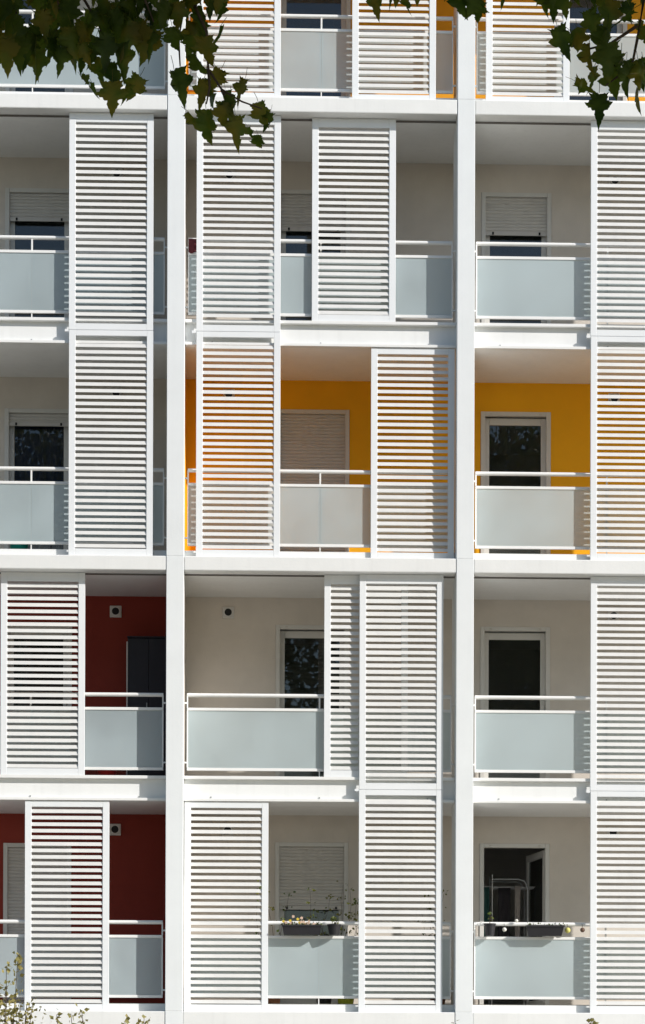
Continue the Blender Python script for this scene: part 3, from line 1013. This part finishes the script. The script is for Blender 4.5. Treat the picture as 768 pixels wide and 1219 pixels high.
def crown(center, rad, n, seed, parent, size=.17, floor=None):
    """Foliage mass as small folded leaves gathered in clumps through the crown's volume."""
    rng = np.random.default_rng(seed)
    nc = 170
    cc = rng.normal(size=(nc, 3))
    cc /= np.linalg.norm(cc, axis=1)[:, None]
    cc *= (rng.random((nc, 1)) ** .45)
    cc = cc * np.array(rad) + np.array(center)
    idx = rng.integers(0, nc, n)
    p = cc[idx] + rng.normal(size=(n, 3)) * np.array([.62, .62, .42])
    d = p[:, 1] + 28.3
    keep = p[:, 2] > np.maximum(1.6 + d * .477 + .22, 6.2)       # the crown has been pruned high on the facade's side
    p = p[keep]
    n = len(p)
    s = size * rng.uniform(.7, 1.25, n)
    # leaf: 6 verts, 4 tris, lobed
    base = np.array([(0, 0, .1), (.5, .12, -.05), (.3, .06, -.5), (0, -.05, -1), (-.3, .06, -.5), (-.5, .12, -.05), (0, 0, -.3)])
    yaw = rng.uniform(0, 2 * np.pi, n)
    tilt = rng.normal(0, .6, n)
    cy, sy, ct, st = np.cos(yaw), np.sin(yaw), np.cos(tilt), np.sin(tilt)
    b = base[None] * s[:, None, None]
    x, y, z = b[..., 0], b[..., 1], b[..., 2]
    y2 = y * ct[:, None] - z * st[:, None]
    z2 = y * st[:, None] + z * ct[:, None]
    x3 = x * cy[:, None] - y2 * sy[:, None]
    y3 = x * sy[:, None] + y2 * cy[:, None]
    V = np.stack([x3, y3, z2], -1) + p[:, None, :]
    fb = np.array([(0, 1, 6), (1, 2, 6), (2, 3, 6), (3, 4, 6), (4, 5, 6), (5, 0, 6)])
    Fc = (fb[None] + (np.arange(n) * 7)[:, None, None]).reshape(-1)
    me = bpy.data.meshes.new('crown')
    me.vertices.add(n * 7)
    me.vertices.foreach_set('co', V.reshape(-1).astype(np.float32))
    me.loops.add(len(Fc))
    me.loops.foreach_set('vertex_index', Fc.astype(np.int32))
    me.polygons.add(n * 6)
    me.polygons.foreach_set('loop_start', (np.arange(n * 6) * 3).astype(np.int32))
    me.materials.append(MAT['leaf_crown'])
    me.update()
    me.validate()
    o = obj('crown', me, parent)
    o['kind'] = 'stuff'
    return o


def tree(x, y, label, seed, cx, boughs):
    rnd = random.Random(seed)
    t = thing('plane_tree', label, 'tree', (0, 0, 0), 'plane trees in a row before the building')
    pts = [(x, y, 0), (x + .05, y, .4), (x + .1, y + .05, 2.5), (x + .15, y, 5.0), (x + (cx - x) * .3, y - .1, 7.5), (x + (cx - x) * .6, y - .2, 10.0), (cx, y - .3, 12.2)]
    tr = MB().tube(pts, [.34, .27, .24, .22, .18, .11, .04], 14).build('trunk', 'bark', t, smooth=True)
    for k in range(9):
        a = k * 2.4 + rnd.uniform(-.3, .3)
        z0 = 6.8 + .5 * k
        p0 = Vector((x + (cx - x) * .15 * (1 + k * .3), y, z0))
        L = rnd.uniform(2.2, 3.6)
        e = p0 + Vector((math.cos(a) * L, math.sin(a) * L, rnd.uniform(1.4, 2.4)))
        if -2.2 < e.x < 3.4:
            e.x = -2.3 if x < 0 else 3.5
        d = e.y + 28.3
        e.z = max(e.z, 1.6 + d * .477 + .6)
        mid = (p0 + e) / 2 + Vector((0, 0, .25))
        mid.z = max(mid.z, 1.6 + (mid.y + 28.3) * .477 + .3) if abs(mid.x) < 3 else mid.z
        MB().tube([p0, mid, e], [.10, .06, .02], 8).build('limb', 'bark', tr, smooth=True)
    for bi, b in enumerate(boughs):
        n = len(b)
        k = 1.0 if bi == 0 else 0.4
        MB().tube(b, [.018 * k * (1 - i / n) ** 1.4 + .0032 for i in range(n)], 6).build('twig', 'twig_brown', tr, smooth=True)
    return t


LEAF_L = [
    (-1.48, 7.72, 0.26, 5), (-1.52, 7.81, 0.22, -15), (-1.42, 7.75, 0.21, 10), (-1.39, 7.84, 0.22, -10), (-1.31, 7.72, 0.18, 0), (-1.34, 7.8, 0.2, 12), (-1.23, 7.83, 0.2, -8), (-1.17, 7.73, 0.2, -6),
    (-1.2, 7.78, 0.18, 15), (-1.1, 7.81, 0.2, 8), (-1.05, 7.79, 0.17, -10), (-1.02, 7.76, 0.15, 20), (-0.98, 7.81, 0.2, -15), (-0.94, 7.71, 0.22, 5), (-0.97, 7.57, 0.13, 20), (-1.01, 7.6, 0.11, 40),
    (-0.86, 7.48, 0.22, 0), (-0.86, 7.65, 0.24, 10), (-0.9, 7.77, 0.25, -5), (-0.81, 7.72, 0.22, 15), (-0.75, 7.66, 0.22, -25), (-0.79, 7.56, 0.15, -20), (-0.79, 7.85, 0.24, -10), (-0.7, 7.87, 0.23, 12),
    (-0.65, 8.05, 0.19, 10), (-0.73, 7.98, 0.21, 0), (-0.64, 7.92, 0.17, -25), (-0.5, 7.87, 0.19, 12), (-0.55, 7.97, 0.2, -20), (-0.48, 7.98, 0.2, 5), (-0.47, 7.66, 0.24, 18), (-0.41, 7.93, 0.22, -10),
    (-0.38, 7.96, 0.19, -30), (-0.39, 7.84, 0.17, 10), (-0.25, 7.93, 0.18, -25), (-0.31, 8.1, 0.2, 15), (-0.23, 8.1, 0.14, -20), (-0.3, 7.76, 0.22, 15), (-0.35, 7.77, 0.18, 40), (-0.26, 7.71, 0.18, -30),
    (-0.34, 7.61, 0.22, -10), (-0.28, 7.54, 0.2, 8), (-0.11, 7.61, 0.18, -20), (-0.31, 7.4, 0.28, 6), (-0.38, 7.47, 0.17, 45), (-0.21, 7.43, 0.2, -6), (-0.13, 7.34, 0.25, 4), (-0.17, 7.49, 0.17, 0),
    (0.02, 7.47, 0.17, 20), (0.05, 7.44, 0.13, -25), (0.0, 7.34, 0.11, 10), (0.04, 7.31, 0.1, -20), (-0.05, 7.38, 0.1, 25), (-0.19, 7.6, 0.12, 10), (-0.51, 8.1, 0.17, -10), (-0.43, 8.07, 0.2, 0),
    (-0.34, 8.03, 0.18, 20),
]
LEAF_R = [
    (0.7, 8.08, 0.17, 10), (0.77, 8.09, 0.19, 0), (0.82, 8.11, 0.17, -12), (0.89, 8.13, 0.15, 10), (0.94, 8.12, 0.13, -5), (1.2, 8.08, 0.18, 20), (1.26, 8.07, 0.18, -28), (1.32, 8.12, 0.2, -5),
    (1.06, 8.15, 0.1, 10), (1.12, 8.17, 0.1, -10), (1.76, 8.11, 0.19, 0), (1.71, 8.15, 0.15, 15), (1.84, 8.15, 0.13, 10), (1.81, 7.87, 0.21, 22), (1.88, 7.83, 0.2, 2), (1.91, 7.95, 0.18, 60),
    (1.99, 7.99, 0.2, 20), (2.07, 7.99, 0.21, -15), (2.15, 8.0, 0.17, -50), (1.98, 7.8, 0.23, 12), (2.04, 7.87, 0.22, -10), (2.07, 7.73, 0.23, 5), (1.96, 7.65, 0.2, 70), (2.05, 7.55, 0.23, 8),
    (2.0, 7.71, 0.17, -10), (2.12, 7.67, 0.22, 10), (2.18, 7.63, 0.22, -12), (2.25, 7.63, 0.23, -8), (2.28, 7.71, 0.2, 15), (2.17, 7.81, 0.17, -10), (2.22, 7.75, 0.2, 0), (2.29, 7.86, 0.17, 0),
    (2.29, 7.99, 0.14, -10), (2.22, 8.13, 0.15, 20), (2.11, 8.16, 0.17, -15), (1.96, 8.17, 0.13, 0), (2.1, 7.82, 0.18, 30), (2.27, 7.57, 0.18, 0),
]
YT = -14.6
BL = [[(-4.1, YT, 8.6), (-2.6, YT, 8.75), (-1.5, YT - .05, 8.45), (-.8, YT, 8.33), (-.42, YT, 8.18), (-.31, YT + .02, 7.95), (-.30, YT, 7.72), (-.22, YT, 7.60), (-.10, YT, 7.53), (.02, YT, 7.49)],
      [(-.22, YT, 7.60), (-.17, YT + .02, 7.50), (-.14, YT, 7.42)],
      [(-.30, YT, 7.72), (-.29, YT - .03, 7.60), (-.31, YT - .03, 7.50)],
      [(-1.2, YT, 8.39), (-.95, YT + .06, 8.0), (-.87, YT + .05, 7.7), (-.86, YT + .05, 7.58)],
      [(-1.6, YT, 8.47), (-1.45, YT + .1, 8.1), (-1.4, YT + .1, 7.85)],
      [(-1.3, YT, 8.4), (-1.2, YT - .1, 8.1), (-1.12, YT - .1, 7.88)],
      [(-.8, YT, 8.33), (-.68, YT - .1, 8.1), (-.62, YT - .1, 7.95)],
      [(-.42, YT, 8.18), (-.48, YT + .1, 7.95), (-.47, YT + .1, 7.78)]]
BR = [[(5.9, YT, 8.4), (4.2, YT, 8.8), (2.7, YT, 8.45), (2.30, YT, 8.20), (2.26, YT, 7.95), (2.23, YT, 7.80), (2.15, YT, 7.72), (2.07, YT, 7.66)],
      [(2.26, YT, 8.02), (2.10, YT + .05, 7.93), (1.98, YT + .05, 7.90), (1.85, YT + .05, 7.92)],
      [(2.7, YT, 8.45), (2.2, YT - .1, 8.42), (1.75, YT - .1, 8.30), (1.30, YT - .1, 8.27), (.85, YT - .1, 8.26)]]
tl = tree(-4.2, YT, 'plane tree whose long drooping spray of leaves reaches past a white column', 5, -3.6, BL)
trr = tree(6.3, YT, 'plane tree with a small leafy twig hanging beside orange and blue balcony', 8, 5.9, BR)
cl = crown((-3.4, YT - .5, 11.7), (4.6, 4.2, 3.3), 52000, 21, tl, .125)
cr_ = crown((4.9, YT - .8, 11.9), (5.0, 4.4, 3.4), 60000, 22, trr, .125)


def hang(parent, lst, seed, extra):
    rnd = random.Random(seed)
    for k, (x, z, L, rot) in enumerate(lst + extra):
        me = LEAVES[rnd.randrange(6)]
        o = obj('leaf', me, parent)
        L *= rnd.uniform(.80, 1.0)
        o.scale = (L * rnd.uniform(.60, .90), L, L)
        yaw = rnd.gauss(0, 36)
        tilt = rnd.gauss(8, 14)
        e = Matrix.Rotation(R(-rot), 4, 'Y') @ Matrix.Rotation(R(tilt), 4, 'X') @ Matrix.Rotation(R(yaw), 4, 'Z')
        o.rotation_euler = e.to_euler()
        off = e @ Vector((0, 0, .45 * L))
        o.location = Vector((x, YT + rnd.uniform(-.16, .16), z)) + Vector((off.x, 0, off.z))


rn = random.Random(77)
ex = []
for k in range(64):
    x = rn.uniform(-1.62, -.62)
    lim = 7.86 - .04 * math.sin(x * 9)
    ex.append((round(x, 3), round(rn.uniform(lim, 8.3), 3), rn.uniform(.17, .24), rn.uniform(-25, 25)))
for k in range(10):
    ex.append((rn.uniform(-.6, -.2), rn.uniform(8.06, 8.3), rn.uniform(.16, .22), rn.uniform(-25, 25)))
hang(cl, LEAF_L, 4, ex)
ex = [(rn.uniform(.6, 2.4), rn.uniform(8.2, 8.36), rn.uniform(.15, .2), rn.uniform(-25, 25)) for k in range(26)]
hang(cr_, [(a, b + .025, c, d) for a, b, c, d in LEAF_R], 9, ex)


# ------------------------------------------------------------------ shrubs along the foot of the facade
def shrub(x, y, h, w, label, seed, shoots):
    rnd = random.Random(seed)
    t = thing('shrub', label, 'shrub', (x, y, 0), 'shrubs along the foot of the facade')
    fol = MB()
    stems = []
    for k in range(16):
        a = rnd.uniform(0, 6.28)
        L = h * rnd.uniform(.72, .98)
        pts = [(rnd.uniform(-.08, .08), rnd.uniform(-.08, .08), 0)]
        for q in range(1, 6):
            s = q / 5
            pts.append((math.cos(a) * w * s * rnd.uniform(.5, 1.0), math.sin(a) * w * .7 * s * rnd.uniform(.5, 1.0), L * s))
        stems.append(pts)
    for (dx, dy, top) in shoots:
        pts = [(dx * .2, dy * .2, 0)]
        for q in range(1, 9):
            s = q / 8
            pts.append((dx * (s ** .5) + rnd.uniform(-.02, .02), dy * s, top * s))
        stems.append(pts)
    for i, pts in enumerate(stems):
        MB().tube(pts, [.012 * (1 - q / len(pts)) + .002 for q in range(len(pts))], 5).build('stem', 'twig_brown', t)
        main = i < 16
        for q in range(210 if main else 110):
            s = rnd.uniform(.25, 1) if main else rnd.uniform(.55, 1)
            j = min(int(s * (len(pts) - 1)), len(pts) - 2)
            fr = s * (len(pts) - 1) - j
            c = Vector(pts[j]).lerp(Vector(pts[j + 1]), fr)
            sp = .10 if main else .035
            leaf_tuft(fol, c + Vector((rnd.gauss(0, sp), rnd.gauss(0, sp), rnd.gauss(0, sp * .6))), 1, .01, .046, rnd)
    fo = fol.build('foliage', 'leaf_shrub', t)
    fo['kind'] = 'stuff'


shrub(-2.80, -2.5, 2.86, .34, 'tall shrub with two upright shoots before the red walled balcony', 31, [(0.0, 0, 3.09), (.12, .05, 3.22), (.3, 0, 2.68), (-.1, 0, 2.75)])
shrub(-1.95, -2.5, 2.30, .35, 'low shrub with leafy tip just reaching the base beam beside the tall shrub', 32, [(-.10, 0, 2.56), (.02, 0, 2.60), (-.28, 0, 2.55)])
shrub(-1.35, -2.5, 2.22, .35, 'shrub under the railing of the red walled balcony, two thin tips showing', 33, [(-.08, 0, 2.52), (.08, 0, 2.52)])
shrub(2.15, -2.5, 2.22, .40, 'shrub below the column between the two flower balconies, barely a tip showing', 34, [(.05, 0, 2.48)])
shrub(3.75, -2.5, 2.22, .40, 'shrub below the open door balcony with one thin tip showing', 35, [(.02, 0, 2.53)])
